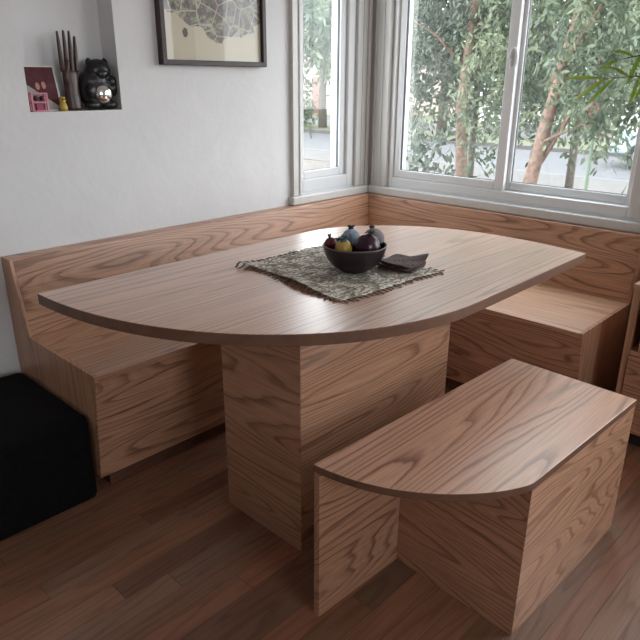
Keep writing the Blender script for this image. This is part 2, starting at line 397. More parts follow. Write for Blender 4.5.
# ---------------------------------------------------------------- corner benches
def bench(name, label, side, end):
    """Profile in (d = distance from wall, z), run from the mitred corner to `end` (a negative number)."""
    P = (lambda u, d, z: (u, -d, z)) if side == 'L' else (lambda u, d, z: (-d, u, z))
    along = OAKX if side == 'L' else OAKY
    root = thing(name, label, 'bench', P(end/2, 0.3, 0))
    inv = Vector(root.location)
    def run(nm, prof, u0, mat, parent=root, bevel=0.0015, off=0.0004):
        A = [Vector(P(u0, d, z))-inv for d, z in prof]; B = [Vector(P(-d-off, d, z))-inv for d, z in prof]
        return obj(nm, loft(bmesh.new(), A, B), mat, parent, bevel=bevel)
    e = end+0.0125; e0 = end
    run('ledge', [(0.001, 0.701), (0.001, 0.7195), (0.0655, 0.7195), (0.0655, 0.701)], e, along)
    run('backrest', [(0.066, 0.719), (0.1335, 0.4535), (0.114, 0.4535), (0.047, 0.7005), (0.066, 0.7005)], e, along)
    run('seat', [(0.100, 0.434), (0.100, 0.453), (0.597, 0.453), (0.5945, 0.434)], e, SEATX if side == 'L' else SEATY_LIT)
    A = [Vector(P(end, d, z))-inv for d, z in [(0.579, 0.434), (0.579, 0.453), (0.597, 0.453), (0.5945, 0.434)]]; B = [a+Vector(P(0.0125, 0, 0)) for a in A]
    obj('seat_edge', loft(bmesh.new(), A, B), along, root)
    run('front_panel', [(0.5944, 0.4335), (0.549, 0.073), (0.531, 0.073), (0.576, 0.4335)], e0, along)
    run('toe_kick', [(0.504, 0.001), (0.504, 0.12), (0.486, 0.12), (0.486, 0.001)], e+0.04, KICK_SHADED)
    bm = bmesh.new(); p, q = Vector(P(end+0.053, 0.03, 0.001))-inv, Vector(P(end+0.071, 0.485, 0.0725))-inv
    box(bm, min(p.x, q.x), max(p.x, q.x), min(p.y, q.y), max(p.y, q.y), 0.001, 0.0725); obj('toe_kick', bm, KICK_SHADED, root)
    run('bottom_panel', [(0.530, 0.073), (0.530, 0.091), (0.505, 0.091), (0.505, 0.073)], e, along)
    prof = [(0.001, 0.073), (0.001, 0.7195), (0.068, 0.7195), (0.1355, 0.4535), (0.5785, 0.4535), (0.5765, 0.4335), (0.5305, 0.073)]
    A = [Vector(P(end, d, z))-inv for d, z in prof]; B = [Vector(P(end+0.012, d, z))-inv for d, z in prof]
    obj('end_panel', loft(bmesh.new(), A, B), OAKZ, root, bevel=0.0012)
    return root
bench('banquette_bench', 'built-in oak banquette bench with sloped backrest along the plain white wall', 'L', -1.9897)
bench('banquette_bench', 'built-in oak banquette bench beneath the wide sliding window', 'R', -1.5100)

# ---------------------------------------------------------------- table
tb = thing('dining_table', 'large leaf-shaped oak dining table on a boxed oak pedestal', 'table', (-1.36, -1.04, 0))
O = Vector(tb.location)
A_ = (-2.117, -0.588); cxe, ae, be = -1.335, 0.782, 0.900
front = []
n_ = 2.15
for i in range(29):
    th = math.pi/2*i/28
    front.append((cxe-ae*math.cos(th)**(2/n_), -0.588-be*math.sin(th)**(2/n_)))
front[0] = A_
back = catmull([(-0.617, -1.486), (-0.592, -1.335), (-0.582, -1.19), (-0.590, -1.05), (-0.622, -0.918), (-0.680, -0.805), (-0.765, -0.702), (-0.865, -0.625), (-0.985, -0.583), (-1.12, -0.575)], k=5)
poly = front + back + [(-1.5, -0.580)]
bm = bmesh.new(); prism(bm, [(x-O.x, y-O.y) for x, y in poly], 0.719, 0.750, mi=1)
bm.faces.ensure_lookup_table()
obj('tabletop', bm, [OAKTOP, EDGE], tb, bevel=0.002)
x0, x1, y0, y1 = -1.719-O.x, -0.997-O.x, -1.208-O.y, -0.872-O.y; t_ = 0.02
ped = bpy.data.objects.new('pedestal', None); C.objects.link(ped); ped.parent = tb; ped.empty_display_size = 0.05
zt_ = 0.7185
obj('side_panel', prism(bmesh.new(), [(x0, y0), (x1, y0), (x1-t_, y0+t_), (x0+t_, y0+t_)], 0, zt_), OAKX, ped, bevel=0.0012)
obj('side_panel', prism(bmesh.new(), [(x0, y1), (x1, y1), (x1-t_, y1-t_), (x0+t_, y1-t_)], 0, zt_), OAKX, ped, bevel=0.0012)
obj('end_panel', prism(bmesh.new(), [(x0, y0+.0003), (x0+t_, y0+t_+.0003), (x0+t_, y1-t_-.0003), (x0, y1-.0003)], 0, zt_), OAKY, ped, bevel=0.0012)
obj('end_panel', prism(bmesh.new(), [(x1, y0+.0003), (x1-t_, y0+t_+.0003), (x1-t_, y1-t_-.0003), (x1, y1-.0003)], 0, zt_), OAKY, ped, bevel=0.0012)

# ---------------------------------------------------------------- stool / small bench
st = thing('bench_seat', 'low freestanding oak bench with one curved end, nearest the viewer', 'bench', (-1.35, -1.61, 0))
O = Vector(st.location)
def lp(pts): return [(x-O.x, y-O.y) for x, y in pts]
curve = catmull([(-1.862, -1.394), (-1.857, -1.436), (-1.843, -1.505), (-1.820, -1.567), (-1.795, -1.613), (-1.763, -1.660), (-1.718, -1.710), (-1.655, -1.762), (-1.600, -1.793), (-1.570, -1.803), (-1.545, -1.805)], k=4)
poly = curve + [(-0.984, -1.828), (-0.968, -1.430)]
bm = bmesh.new(); prism(bm, lp(poly), 0.4325, 0.4525, mi=1)
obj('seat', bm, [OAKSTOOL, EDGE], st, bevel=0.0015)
zt_ = 0.432
obj('back_panel', prism(bmesh.new(), lp([(-1.860, -1.396), (-0.972, -1.433), (-0.972, -1.451), (-1.860, -1.414)]), 0, zt_), OAKX, st, bevel=0.001)
obj('cross_panel', prism(bmesh.new(), lp([(-1.548, -1.4275), (-1.530, -1.428), (-1.549, -1.7825), (-1.569, -1.801)]), 0, zt_), OAKY, st, bevel=0.001)
obj('front_panel', prism(bmesh.new(), lp([(-1.5685, -1.802), (-0.986, -1.827), (-1.006, -1.809), (-1.549, -1.784)]), 0, zt_), OAKX, st, bevel=0.001)
obj('end_panel', prism(bmesh.new(), lp([(-0.985, -1.826), (-0.970, -1.452), (-0.990, -1.452), (-1.005, -1.809)]), 0, zt_), OAKY, st, bevel=0.001)

# ---------------------------------------------------------------- cabinet at the right edge
cb = thing('wooden_cabinet', 'low oak cabinet with drawer beside the window bench end, cut by the right edge', 'cabinet', (-0.26, -1.99, 0))
O = Vector(cb.location)
def cbx(nm, x0, x1, y0, y1, z0, z1, m, parent=cb): return obj(nm, box(bmesh.new(), x0-O.x, x1-O.x, y0-O.y, y1-O.y, z0, z1), m, parent, bevel=0.0012)
cbx('side_panel', -0.48, -0.045, -1.638, -1.618, 0.075, 0.62, OAKZ); cbx('side_panel', -0.48, -0.045, -2.36, -2.34, 0.075, 0.62, OAKZ)
cbx('top', -0.484, -0.040, -2.362, -1.616, 0.6205, 0.640, OAKY)
cbx('back_panel', -0.060, -0.046, -2.338, -1.640, 0.10, 0.62, OAKY)
cbx('shelf', -0.470, -0.062, -2.338, -1.640, 0.375, 0.392, OAKY)
cbx('bottom_panel', -0.48, -0.062, -2.338, -1.640, 0.075, 0.095, OAKY)
dr = cbx('drawer', -0.478, -0.10, -2.335, -1.667, 0.396, 0.612, OAKY)
dd = cbx('door', -0.482, -0.464, -2.336, -1.6405, 0.098, 0.373, OAKY)
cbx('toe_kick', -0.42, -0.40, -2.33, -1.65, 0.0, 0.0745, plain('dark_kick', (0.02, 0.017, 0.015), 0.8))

# ---------------------------------------------------------------- ottoman
BLACK = plain('black_cloth', (0.006, 0.0055, 0.006), 0.9, 0.3, 60, 0.3, spec=0.15)
ot = thing('ottoman', 'black cloth cube ottoman against the white wall beside the bench end', 'ottoman', (-2.285, -0.29, 0))
bm = bmesh.new(); bmesh.ops.create_cube(bm, size=1, matrix=Matrix.Diagonal((0.575, 0.50, 0.305, 1))); bmesh.ops.translate(bm, verts=bm.verts, vec=(0, 0, 0.151))
bmesh.ops.bevel(bm, geom=list(bm.edges), offset=0.022, segments=4, affect='EDGES', profile=0.5)
bmesh.ops.subdivide_edges(bm, edges=[e for e in bm.edges if e.calc_length() > 0.1], cuts=9, use_grid_fill=True)
for v in bm.verts:
    k = math.sin(v.co.x*23+v.co.y*17)*math.cos(v.co.z*31+v.co.y*11)*0.003
    v.co.x += k if v.co.x < 0.2 else 0; v.co.z += k*0.8 if v.co.z > 0.2 else 0
obj('body', bm, BLACK, ot, smooth=True)
bm = bmesh.new(); a, b = 0.280, 0.242
tube(bm, catmull([(-a, -b, .288), (a-.0, -b, .288), (a, b, .288), (-a, b, .288)], k=1)+[(-a, b, .288), (-a, -b, .288)], 0.004, 6)
obj('piping', bm, BLACK, ot, smooth=True)

# ---------------------------------------------------------------- things on the table
TZ = 0.7502
def mat_cloth():
    t = NT('woven_mat'); v = t.coords()
    n = t.noise(v, 26, 2, 0.5, 1.2); w = t.noise(v, 420, 1)
    wv = t.new('ShaderNodeTexWave', wave_type='RINGS'); wv.inputs['Scale'].default_value = 16; wv.inputs['Distortion'].default_value = 9; wv.inputs['Detail'].default_value = 2; wv.inputs['Detail Scale'].default_value = 3
    t.l.new(v, wv.inputs['Vector'])
    m = t.ramp(t.math('MULTIPLY', wv.outputs['Fac'], n), [(0.14, (0.32, 0.28, 0.23)), (0.22, (0.64, 0.56, 0.45)), (0.38, (0.88, 0.83, 0.73))])
    big = t.ramp(t.noise(v, 14, 2, 0.6, 1.2), [(0.44, 0.0), (0.52, 1.0)])
    m = t.mix(big, t.mix(1.0, m, (0.42, 0.39, 0.35), 'MULTIPLY'), m)
    m2 = t.mix(t.ramp(w, [(0.4, 0.0), (0.6, 0.4)]), m, (0.14, 0.12, 0.10))
    t.base(m2); t.set(Roughness=0.9); t.bump(w, 0.6, 0.002)
    return t.m
MAT = mat_cloth(); THREAD = plain('brown_thread', (0.11, 0.08, 0.055), 0.9, 0.4, 200)
mt = thing('table_mat', 'fringed grey-beige patterned woven mat lying on the oak table', 'mat', (-1.37, -1.015, TZ))
mrot = -0.055
def mp(u, v):   # local mat shape, u,v in -1..1
    x, y = u*0.212, v*0.232
    z = 0.0008
    e = max(0, -u-0.72)
    z += 0.05*e*(0.5+0.5*math.sin(v*4.4+2.5)) * (1 if u < 0 else 0)
    z += 0.0016*(1+math.sin(u*7+v*3)) if abs(u) > 0.7 or abs(v) > 0.7 else 0.0009
    x += 0.006*math.sin(v*4)*abs(u); y += 0.004*math.sin(u*5)*abs(v)
    if u < 0: x += 0.035*(v+1)/2*(-u)
    if u < -0.6 and v > 0.6: x -= 0.03*(v-0.6)*(-u-0.6)*4
    c, s = math.cos(mrot), math.sin(mrot)
    return Vector((x*c-y*s, x*s+y*c, z))
bm = bmesh.new(); N = 40
g = [[bm.verts.new(mp(-1+2*i/N, -1+2*j/N)) for j in range(N+1)] for i in range(N+1)]
for i in range(N):
    for j in range(N): bm.faces.new((g[i][j], g[i+1][j], g[i+1][j+1], g[i][j+1]))
cl = obj('cloth', bm, MAT, mt, smooth=True)
so = cl.modifiers.new('solid', 'SOLIDIFY'); so.thickness = 0.0018; so.offset = 1
def tassel(p, d):
    bm = bmesh.new(); p = Vector(p); d = Vector(d).normalized(); s = Vector((-d.y, d.x, 0))
    L = 0.020+rnd.uniform(-.005, .007); wob = rnd.uniform(-.006, .006)
    z1 = 0.0022
    for k in (-1, 0, 1):
        q = p+d*L*0.45+s*wob*0.4+s*k*0.0005; e = p+d*L+s*(wob+k*0.0022)
        q.z = max(z1, p.z*0.5+z1*0.5); e.z = z1
        tube(bm, [p+Vector((0, 0, .001)), q, e], [0.0015, 0.0016, 0.0009], 5)
    obj('tassel', bm, THREAD, mt, smooth=True)
for i in range(23):
    k = -0.97+1.94*i/22
    tassel(mp(-1, k), (-1, mrot*-1, 0)); tassel(mp(1, k), (1, 0, 0)); tassel(mp(k, -1), (0, -1, 0)); tassel(mp(k, 1), (0, 1, 0))

def glazed():
    t = NT('dark_glaze'); n = t.noise(t.coords(), 18, 3, 0.6)
    t.base(t.ramp(n, [(0.35, (0.008, 0.008, 0.010)), (0.65, (0.020, 0.006, 0.010))])); t.set(Roughness=0.33)
    t.bump(n, 0.2, 0.004); return t.m
GLAZE = glazed()
BX, BY = -1.345, -1.066; KB = 1.10; BZ = TZ+0.0048
bw = thing('fruit_bowl', 'dark glazed ceramic bowl holding fruit on the woven mat', 'bowl', (BX, BY, BZ))
prof = [(a*KB, b*KB) for a, b in [(0, 0.0), (0.036, 0.0), (0.040, 0.003), (0.058, 0.013), (0.074, 0.031), (0.083, 0.051), (0.0875, 0.069), (0.088, 0.072), (0.0855, 0.0725), (0.0835, 0.069), (0.079, 0.052), (0.070, 0.034), (0.054, 0.017), (0.036, 0.009), (0, 0.008)]]
obj('body', lathe(bmesh.new(), prof, 48), GLAZE, bw, smooth=True)
bm = bmesh.new(); tube(bm, [(0.087*KB*math.cos(a), 0.087*KB*math.sin(a), 0.0725*KB+0.0008*math.sin(5*a)) for a in [2*math.pi*i/48 for i in range(49)]], 0.0018, 6)
obj('rim', bm, plain('worn_rim', (0.10, 0.09, 0.09), 0.35), bw, smooth=True)
def fruit(name, label, cat, x, y, z, r, col, crown, squash=1.0, rough=0.35, tilt=(0, 0), stemcol=None, var=0.3, cw=1.0):
    root = thing(name, label, cat, (BX+x, BY+y, BZ+z), group='fruit in the dark bowl'); root.rotation_euler = (tilt[0], tilt[1], 0)
    bm = bmesh.new(); pr = []
    for i in range(17):
        a = -math.pi/2+math.pi*i/16
        rr = r*math.cos(a)*(1-0.05*math.sin(a)); zz = r*squash*math.sin(a)+r
        pr.append((max(rr, 0), zz))
    lathe(bm, pr, 28)
    for v in bm.verts:
        a = math.atan2(v.co.y, v.co.x); v.co.x *= 1+0.025*math.cos(5*a); v.co.y *= 1+0.025*math.cos(5*a)
    obj('body', bm, plain(name+'_skin', col, rough, var, 40, 0.1), root, smooth=True)
    bm = bmesh.new(); top = r+r*squash*0.96
    lathe(bm, [(0, -0.003), (r*0.24*cw, -0.002), (r*0.18*cw, 0.004), (r*0.24*cw, 0.009), (r*0.20*cw, 0.0085), (0, 0.003)], 12, (0, 0, top))
    for i in range(6):
        a = 2*math.pi*i/6; b = Vector((math.cos(a), math.sin(a), 0)); s = Vector((-b.y, b.x, 0))
        p = b*r*0.2*cw+Vector((0, 0, top+0.005)); w_ = r*0.13*cw
        vs = [bm.verts.new(q) for q in (p-s*w_, p+s*w_, p+b*r*0.12*cw+Vector((0, 0, 0.006)))]
        vt = [bm.verts.new(v.co+Vector((0, 0, 0.0016))) for v in vs]
        bm.faces.new(vs); bm.faces.new(vt[::-1])
        for k in range(3): bm.faces.new((vs[k], vs[(k+1) % 3], vt[(k+1) % 3], vt[k]))
    obj('calyx', bm, plain(name+'_calyx', crown, 0.5), root, smooth=False)
    return root
fruit('mangosteen', 'largest glossy dark purple round fruit at the front of the bowl', 'fruit', -0.001, -0.040, 0.045, 0.0385, (0.035, 0.008, 0.022), (0.03, 0.012, 0.02), tilt=(0.2, 0.1), rough=0.25)
fruit('pear', 'yellow fruit with a blue-green crown at the front left of the bowl', 'fruit', -0.050, 0.000, 0.055, 0.0255, (0.42, 0.27, 0.05), (0.03, 0.09, 0.11), tilt=(0.1, -0.15), cw=1.9)
fruit('pomegranate', 'small dark red fruit at the far left rim of the bowl', 'fruit', -0.045, 0.052, 0.062, 0.0200, (0.13, 0.012, 0.018), (0.10, 0.012, 0.015), tilt=(-0.1, -0.15))
fruit('round_fruit', 'grey matt round fruit at the right of the bowl', 'fruit', 0.066, -0.026, 0.060, 0.0330, (0.16, 0.14, 0.14), (0.04, 0.04, 0.04), rough=0.75, tilt=(-0.5, 0.4))
fruit('round_fruit', 'pale blue and white fruit tucked behind the purple one in the bowl', 'fruit', 0.024, 0.036, 0.062, 0.0285, (0.26, 0.33, 0.42), (0.015, 0.018, 0.022), tilt=(-0.1, 0.1), var=0.5, cw=1.5)

CORK = plain('dark_woven_leather', (0.075, 0.043, 0.036), 0.75, 0.75, 160, 1.0)
def coaster(label, x, y, z, rz, warp):
    bm = bmesh.new(); n = 14; L = 0.060
    def zf(a, b): return warp*(max(0, a)**2*max(0, -b+0.2)+max(0, -a-0.3)*max(0, b)*0.6)+0.0012*math.sin(a*5+b*4)
    top = [[bm.verts.new((L*a*(1-0.04*b*b), L*b*(1-0.05*a*a), 0.0045+zf(a, b))) for b in [-1+2*j/n for j in range(n+1)]] for a in [-1+2*i/n for i in range(n+1)]]
    bot = [[bm.verts.new((v.co.x, v.co.y, v.co.z-0.0045)) for v in row] for row in top]
    for i in range(n):
        for j in range(n):
            bm.faces.new((top[i][j], top[i+1][j], top[i+1][j+1], top[i][j+1])); bm.faces.new((bot[i][j], bot[i][j+1], bot[i+1][j+1], bot[i+1][j]))
    for k in range(n):
        for A, B in (((0, k), (0, k+1)), ((n, k+1), (n, k)), ((k+1, 0), (k, 0)), ((k, n), (k+1, n))):
            bm.faces.new((top[A[0]][A[1]], top[B[0]][B[1]], bot[B[0]][B[1]], bot[A[0]][A[1]]))
    o = obj('coaster', bm, CORK, smooth=True, loc=(x, y, z)); o.rotation_euler = (0, 0, rz)
    return tag(o, label, 'coaster', 'coasters stacked on the mat')
coaster('dark square coaster at the bottom of the stack beside the bowl', -1.213, -1.150, TZ+0.0068, 0.25, 0.0)
coaster('dark square coaster in the middle of the stack beside the bowl', -1.217, -1.146, TZ+0.0140, 0.05, 0.002)
coaster('curled dark square coaster topmost of the stack beside the bowl', -1.213, -1.153, TZ+0.0215, 0.12, 0.016)

# ---------------------------------------------------------------- framed picture
pf = thing('framed_picture', 'dark wood framed landscape picture on the white wall left of the window', 'picture', (-1.024, -0.001, 1.352))
WENGE = oak('dark_frame_wood', 'x', light=(0.045, 0.022, 0.022), dark=(0.018, 0.009, 0.010), rings=6, rough=0.45, coat=0)
obj('frame', frame(bmesh.new(), PL, -0.266, 0.266, 0.0, 0.40, 0.020, 0.020, -0.034, 0.0), WENGE, pf, bevel=0.002)
def art():
    t = NT('picture_print'); v = t.coords(); sp = t.new('ShaderNodeSeparateXYZ'); t.l.new(v, sp.inputs[0]); X, Z = sp.outputs[0], sp.outputs[2]
    n = t.noise(v, 38, 4, 0.7); n2 = t.noise(v, 11, 2)
    fol = t.ramp(n, [(0.36, (0.05, 0.07, 0.05)), (0.45, (0.20, 0.12, 0.16)), (0.52, (0.13, 0.16, 0.10)), (0.60, (0.40, 0.38, 0.28)), (0.68, (0.12, 0.16, 0.16))])
    vo = t.new('ShaderNodeTexVoronoi', feature='DISTANCE_TO_EDGE'); vo.inputs['Scale'].default_value = 15; t.l.new(v, vo.inputs['Vector'])
    fol = t.mix(t.math('MULTIPLY', t.math('LESS_THAN', vo.outputs['Distance'], 0.035), 0.8), fol, (0.50, 0.47, 0.36))
    # lower edge of the planting : a valley in the middle right
    edge = t.math('ADD', t.math('MULTIPLY', t.math('ABSOLUTE', t.math('SUBTRACT', X, 0.03)), 0.42), 0.085)
    edge = t.math('ADD', edge, t.math('MULTIPLY', t.math('SUBTRACT', n2, 0.5), 0.12))
    msk = t.math('GREATER_THAN', Z, edge)
    ground = t.mix(t.math('GREATER_THAN', X, -0.10), (0.50, 0.44, 0.33), (0.56, 0.51, 0.39))
    dx = t.math('MULTIPLY', t.math('ADD', X, 0.145), 60); dz = t.math('MULTIPLY', t.math('SUBTRACT', Z, 0.12), 45)
    spot = t.math('LESS_THAN', t.math('ADD', t.math('MULTIPLY', dx, dx), t.math('MULTIPLY', dz, dz)), t.math('MULTIPLY', n, 1.2))
    ground = t.mix(spot, ground, (0.06, 0.06, 0.05))
    t.base(t.mix(msk, ground, fol)); t.set(Roughness=0.5); t.b.inputs['Coat Weight'].default_value = 0.5; t.b.inputs['Coat Roughness'].default_value = 0.03
    return t.m
obj('print', box(bmesh.new(), -0.249, 0.249, -0.016, -0.004, 0.017, 0.383), art(), pf)

# ---------------------------------------------------------------- niche objects
NZ = 1.1925
ph = thing('photo_card', 'white-bordered dark red photo card leaning in the wall niche', 'photo', (-1.745, 0.028, NZ))
bm = bmesh.new(); box(bm, -0.055, 0.062, -0.001, 0.001, 0.0, 0.154); c1 = obj('card', bm, plain('card_white', (0.7, 0.68, 0.66), 0.4), ph)
def photo():
    t = NT('photo_image'); v = t.coords(); sp = t.new('ShaderNodeSeparateXYZ'); t.l.new(v, sp.inputs[0]); X, Z = sp.outputs[0], sp.outputs[2]
    n = t.noise(v, 30, 2)
    c = t.ramp(n, [(0.3, (0.06, 0.012, 0.018)), (0.7, (0.10, 0.022, 0.03))])
    low = t.math('LESS_THAN', Z, t.math('SUBTRACT', 0.055, t.math('MULTIPLY', X, 0.75)))
    c = t.mix(low, c, (0.34, 0.33, 0.33))
    for cx_, cz_ in ((-0.010, 0.085), (0.012, 0.088)):
        a = t.math('MULTIPLY', t.math('SUBTRACT', X, cx_), 140); b = t.math('MULTIPLY', t.math('SUBTRACT', Z, cz_), 80)
        c = t.mix(t.math('LESS_THAN', t.math('ADD', t.math('MULTIPLY', a, a), t.math('MULTIPLY', b, b)), 1.0), c, (0.45, 0.22, 0.19))
    t.base(c); t.set(Roughness=0.25); return t.m
obj('image', box(bmesh.new(), -0.051, 0.057, -0.0018, -0.0011, 0.005, 0.149), photo(), ph)
ph.rotation_euler = (R(-14), 0, 0)
PINK = plain('pink_plastic', (0.62, 0.22, 0.28), 0.35)
pk = thing('pink_toy_house', 'small pink plastic lattice toy at the front left of the niche', 'toy', (-1.772, 0.016, NZ))
bm = bmesh.new()
for sx in (-1, 1):
    for sy in (-1, 1): box(bm, sx*0.026-0.003, sx*0.026+0.003, sy*0.009-0.003, sy*0.009+0.003, 0, 0.062)
for z in (0.0, 0.028, 0.057):
    for sy in (-1, 1): box(bm, -0.023, 0.023, sy*0.009-0.0028, sy*0.009+0.0028, z, z+0.005)
    for sx in (-1, 1): box(bm, sx*0.026-0.0028, sx*0.026+0.0028, -0.006, 0.006, z, z+0.005)
obj('frame', bm, PINK, pk, bevel=0.0008)
bm = bmesh.new(); ball(bm, (-0.010, -0.0, 0.044), 0.0085, u=12, v=8); ball(bm, (0.012, 0, 0.044), 0.0085, u=12, v=8); obj('bead', bm, plain('dark_bead', (0.06, 0.01, 0.02), 0.3), pk, smooth=True)
bm = bmesh.new(); box(bm, -0.010, 0.012, -0.003, 0.003, 0.0052, 0.0275); obj('panel', bm, plain('magenta_panel', (0.35, 0.03, 0.10), 0.4), pk, bevel=0.001)
yt = thing('yellow_figurine', 'tiny yellow figurine beside the wooden hand in the niche', 'figurine', (-1.688, 0.012, NZ))
bm = bmesh.new(); lathe(bm, [(0, 0), (0.012, 0.0), (0.015, 0.012), (0.012, 0.024), (0.008, 0.028), (0.012, 0.036), (0.010, 0.046), (0, 0.050)], 16); obj('body', bm, plain('yellow_gold', (0.50, 0.36, 0.06), 0.35, 0.3, 90), yt, smooth=True)
bm = bmesh.new(); ball(bm, (-0.004, -0.011, 0.040), 0.003, u=8, v=6); ball(bm, (0.005, -0.010, 0.040), 0.003, u=8, v=6); obj('eye', bm, BLACK, yt, smooth=True)

DWOOD = plain('dark_carved_wood', (0.060, 0.030, 0.024), 0.38, 0.35, 30, 0.2)
hd = thing('wooden_hand', 'tall dark carved wooden hand with upright fingers standing in the niche', 'sculpture', (-1.632, 0.046, NZ))
def skin(name, verts, edges, mat, parent, sub=2):
    me = bpy.data.meshes.new(name); me.from_pydata([v[:3] for v in verts], edges, []); me.materials.append(mat)
    o = bpy.data.objects.new(name, me); C.objects.link(o); o.parent = parent
    m = o.modifiers.new('skin', 'SKIN'); m.use_smooth_shade = True
    for i, v in enumerate(verts):
        r_ = v[3] if isinstance(v[3], tuple) else (v[3], v[3])
        me.skin_vertices[0].data[i].radius = r_
        me.skin_vertices[0].data[i].use_root = (i == 0)
    s = o.modifiers.new('sub', 'SUBSURF'); s.levels = sub; s.render_levels = sub
    return o
V = [(0, 0, 0.000, (.034, .026)), (0, 0, 0.010, (.033, .025)), (0, 0, 0.045, (.030, .022)), (0, 0, 0.085, (.027, .020)), (0, 0, 0.115, (.031, .016)), (0, 0, 0.142, (.033, .014))]
E_ = [(i, i+1) for i in range(5)]
obj_h = skin('palm', V, E_, DWOOD, hd)
for k, (x, top, tipx) in enumerate(((-0.0255, 0.264, -0.030), (-0.0085, 0.268, -0.007), (0.0095, 0.267, 0.014), (0.0265, 0.250, 0.033))):
    zs = [0.128, 0.165, 0.195, 0.228, top]; rr = [0.0088, 0.0085, 0.0078, 0.0066, 0.0040]
    vs = [(x+(tipx-x)*max(0, (z-0.13)/(top-0.13)), -0.001+0.0015*math.sin(z*20+k), z, r_) for z, r_ in zip(zs, rr)]
    skin('finger', vs, [(i, i+1) for i in range(4)], DWOOD, hd)
skin('thumb', [(-0.018, -0.010, 0.090, .010), (-0.026, -0.018, 0.118, .0095), (-0.017, -0.022, 0.142, .0085), (-0.012, -0.020, 0.172, .0055)], [(0, 1), (1, 2), (2, 3)], DWOOD, hd)

CERAM = plain('black_ceramic', (0.012, 0.012, 0.013), 0.32, 0.3, 40, 0.15)
ct = thing('cat_figurine', 'round black ceramic cat figurine clasping a silver ball in the niche', 'figurine', (-1.537, 0.052, NZ)); ct.scale = (1.08, 1.0, 1.07)
bm = bmesh.new()
ball(bm, (0, 0, 0.060), 0.062, 1.0, 0.72, 0.98); ball(bm, (-0.004, 0, 0.085), 0.058, 1.0, 0.68, 0.85)
ball(bm, (0.012, -0.004, 0.128), 0.043, 1.08, 0.86, 0.86)
ball(bm, (0.012, -0.037, 0.117), 0.016, 1.2, 0.7, 0.8)
for sx in (-0.017, 0.041): 
    lathe(bm, [(0, -0.006), (0.013, -0.004), (0.009, 0.006), (0.0, 0.015)], 14, (sx, -0.004, 0.156))
ball(bm, (0.052, -0.022, 0.092), 0.019, 0.9, 0.9, 1.1); ball(bm, (0.056, -0.016, 0.070), 0.022, 0.8, 0.9, 1.2)
ball(bm, (-0.034, -0.028, 0.062), 0.019, 0.8, 1.0, 1.3); ball(bm, (-0.028, -0.024, 0.016), 0.022, 1.3, 1.0, 0.7); ball(bm, (0.034, -0.024, 0.016), 0.022, 1.3, 1.0, 0.7)
b_ = obj('body', bm, CERAM, ct, smooth=True)
rm = b_.modifiers.new('remesh', 'REMESH'); rm.mode = 'VOXEL'; rm.voxel_size = 0.0028; rm.use_smooth_shade = True
sm = b_.modifiers.new('smooth', 'SMOOTH'); sm.iterations = 4
bm = bmesh.new()
for sx in (-0.006, 0.030):
    bm = bmesh.new(); tube(bm, [(sx-0.008, -0.0395, 0.135), (sx, -0.0425, 0.138), (sx+0.008, -0.0395, 0.135)], 0.0016, 6)
    obj('eye', bm, plain('black_line', (0.003, 0.003, 0.003), 0.6), ct)
SILVER = plain('mirror_silver', (0.78, 0.78, 0.76), 0.12, 0.1, 60, 0.15, metallic=1.0)
bm = bmesh.new(); ball(bm, (0.010, -0.038, 0.052), 0.031, 1.0, 0.55, 1.0, 28, 18); obj('silver_ball', bm, SILVER, ct, smooth=True)

# ---------------------------------------------------------------- blind cord at the narrow window
bm = bmesh.new()
pts = [(-0.466, -0.012, 1.955)]+[(-0.466-0.001*math.sin(i), -0.012, 1.955-0.9*i/14) for i in range(1, 14)]+[(-0.464, -0.012, 1.045), (-0.458, -0.012, 1.03), (-0.452, -0.012, 1.045)]+[(-0.452, -0.012, 1.955-0.9*i/14) for i in range(13, -1, -1)]
tube(bm, pts, 0.0016, 6)
co = obj('pull_cord', bm, plain('cord_grey', (0.16, 0.17, 0.18), 0.5), smooth=True); tag(co, 'thin looped blind cord hanging in the narrow window', 'cord')
# blind headrail the cord hangs from (above the frame of the picture)
hr = obj('blind_headrail', box(bmesh.new(), -0.505, -0.165, -0.03, -0.002, 1.925, 1.963), VINYL, bevel=0.003); tag(hr, 'white blind headrail across the top of the narrow window', 'blind')

# ---------------------------------------------------------------- leaves and plants
def blade(bm, base, d, L, w, droop=0.3, fold=0.25, seg=4, mi=0, face=(0, 0, 1)):
    d = Vector(d).normalized(); base = Vector(base)
    s = d.cross(Vector(face));
    if s.length < 1e-3: s = Vector((1, 0, 0))
    s.normalize(); upv = s.cross(d); prev = None
    for i in range(seg+1):
        t = i/seg; c = base+d*L*t+Vector((0, 0, -droop*L*t*t)); ww = w*math.sin(math.pi*min(0.97, 0.08+t*0.9))**0.8
        if i == seg: ww = w*0.03
        row = [bm.verts.new(c-s*ww+upv*fold*ww), bm.verts.new(c), bm.verts.new(c+s*ww+upv*fold*ww)]
        if prev:
            for k in range(2): bm.faces.new((prev[k], prev[k+1], row[k+1], row[k])).material_index = mi
        prev = row
def leafcard(bm, p, d, s, L, w):
    """one small folded leaf, six vertices"""
    n = d.cross(s)
    q = [p, p+d*L*0.35+s*w+n*w*0.3, p+d*L*0.75+s*w*0.7+n*w*0.2, p+d*L, p+d*L*0.75-s*w*0.7+n*w*0.2, p+d*L*0.35-s*w+n*w*0.3]
    v = [bm.verts.new(a) for a in q]
    bm.faces.new((v[0], v[1], v[2], v[3])); bm.faces.new((v[0], v[3], v[4], v[5]))
def rdir(g, down=0.0):
    while True:
        v = Vector((g.uniform(-1, 1), g.uniform(-1, 1), g.uniform(-1, 1)))
        if 0.1 < v.length < 1: v.normalize(); v.z -= down; return v.normalized()
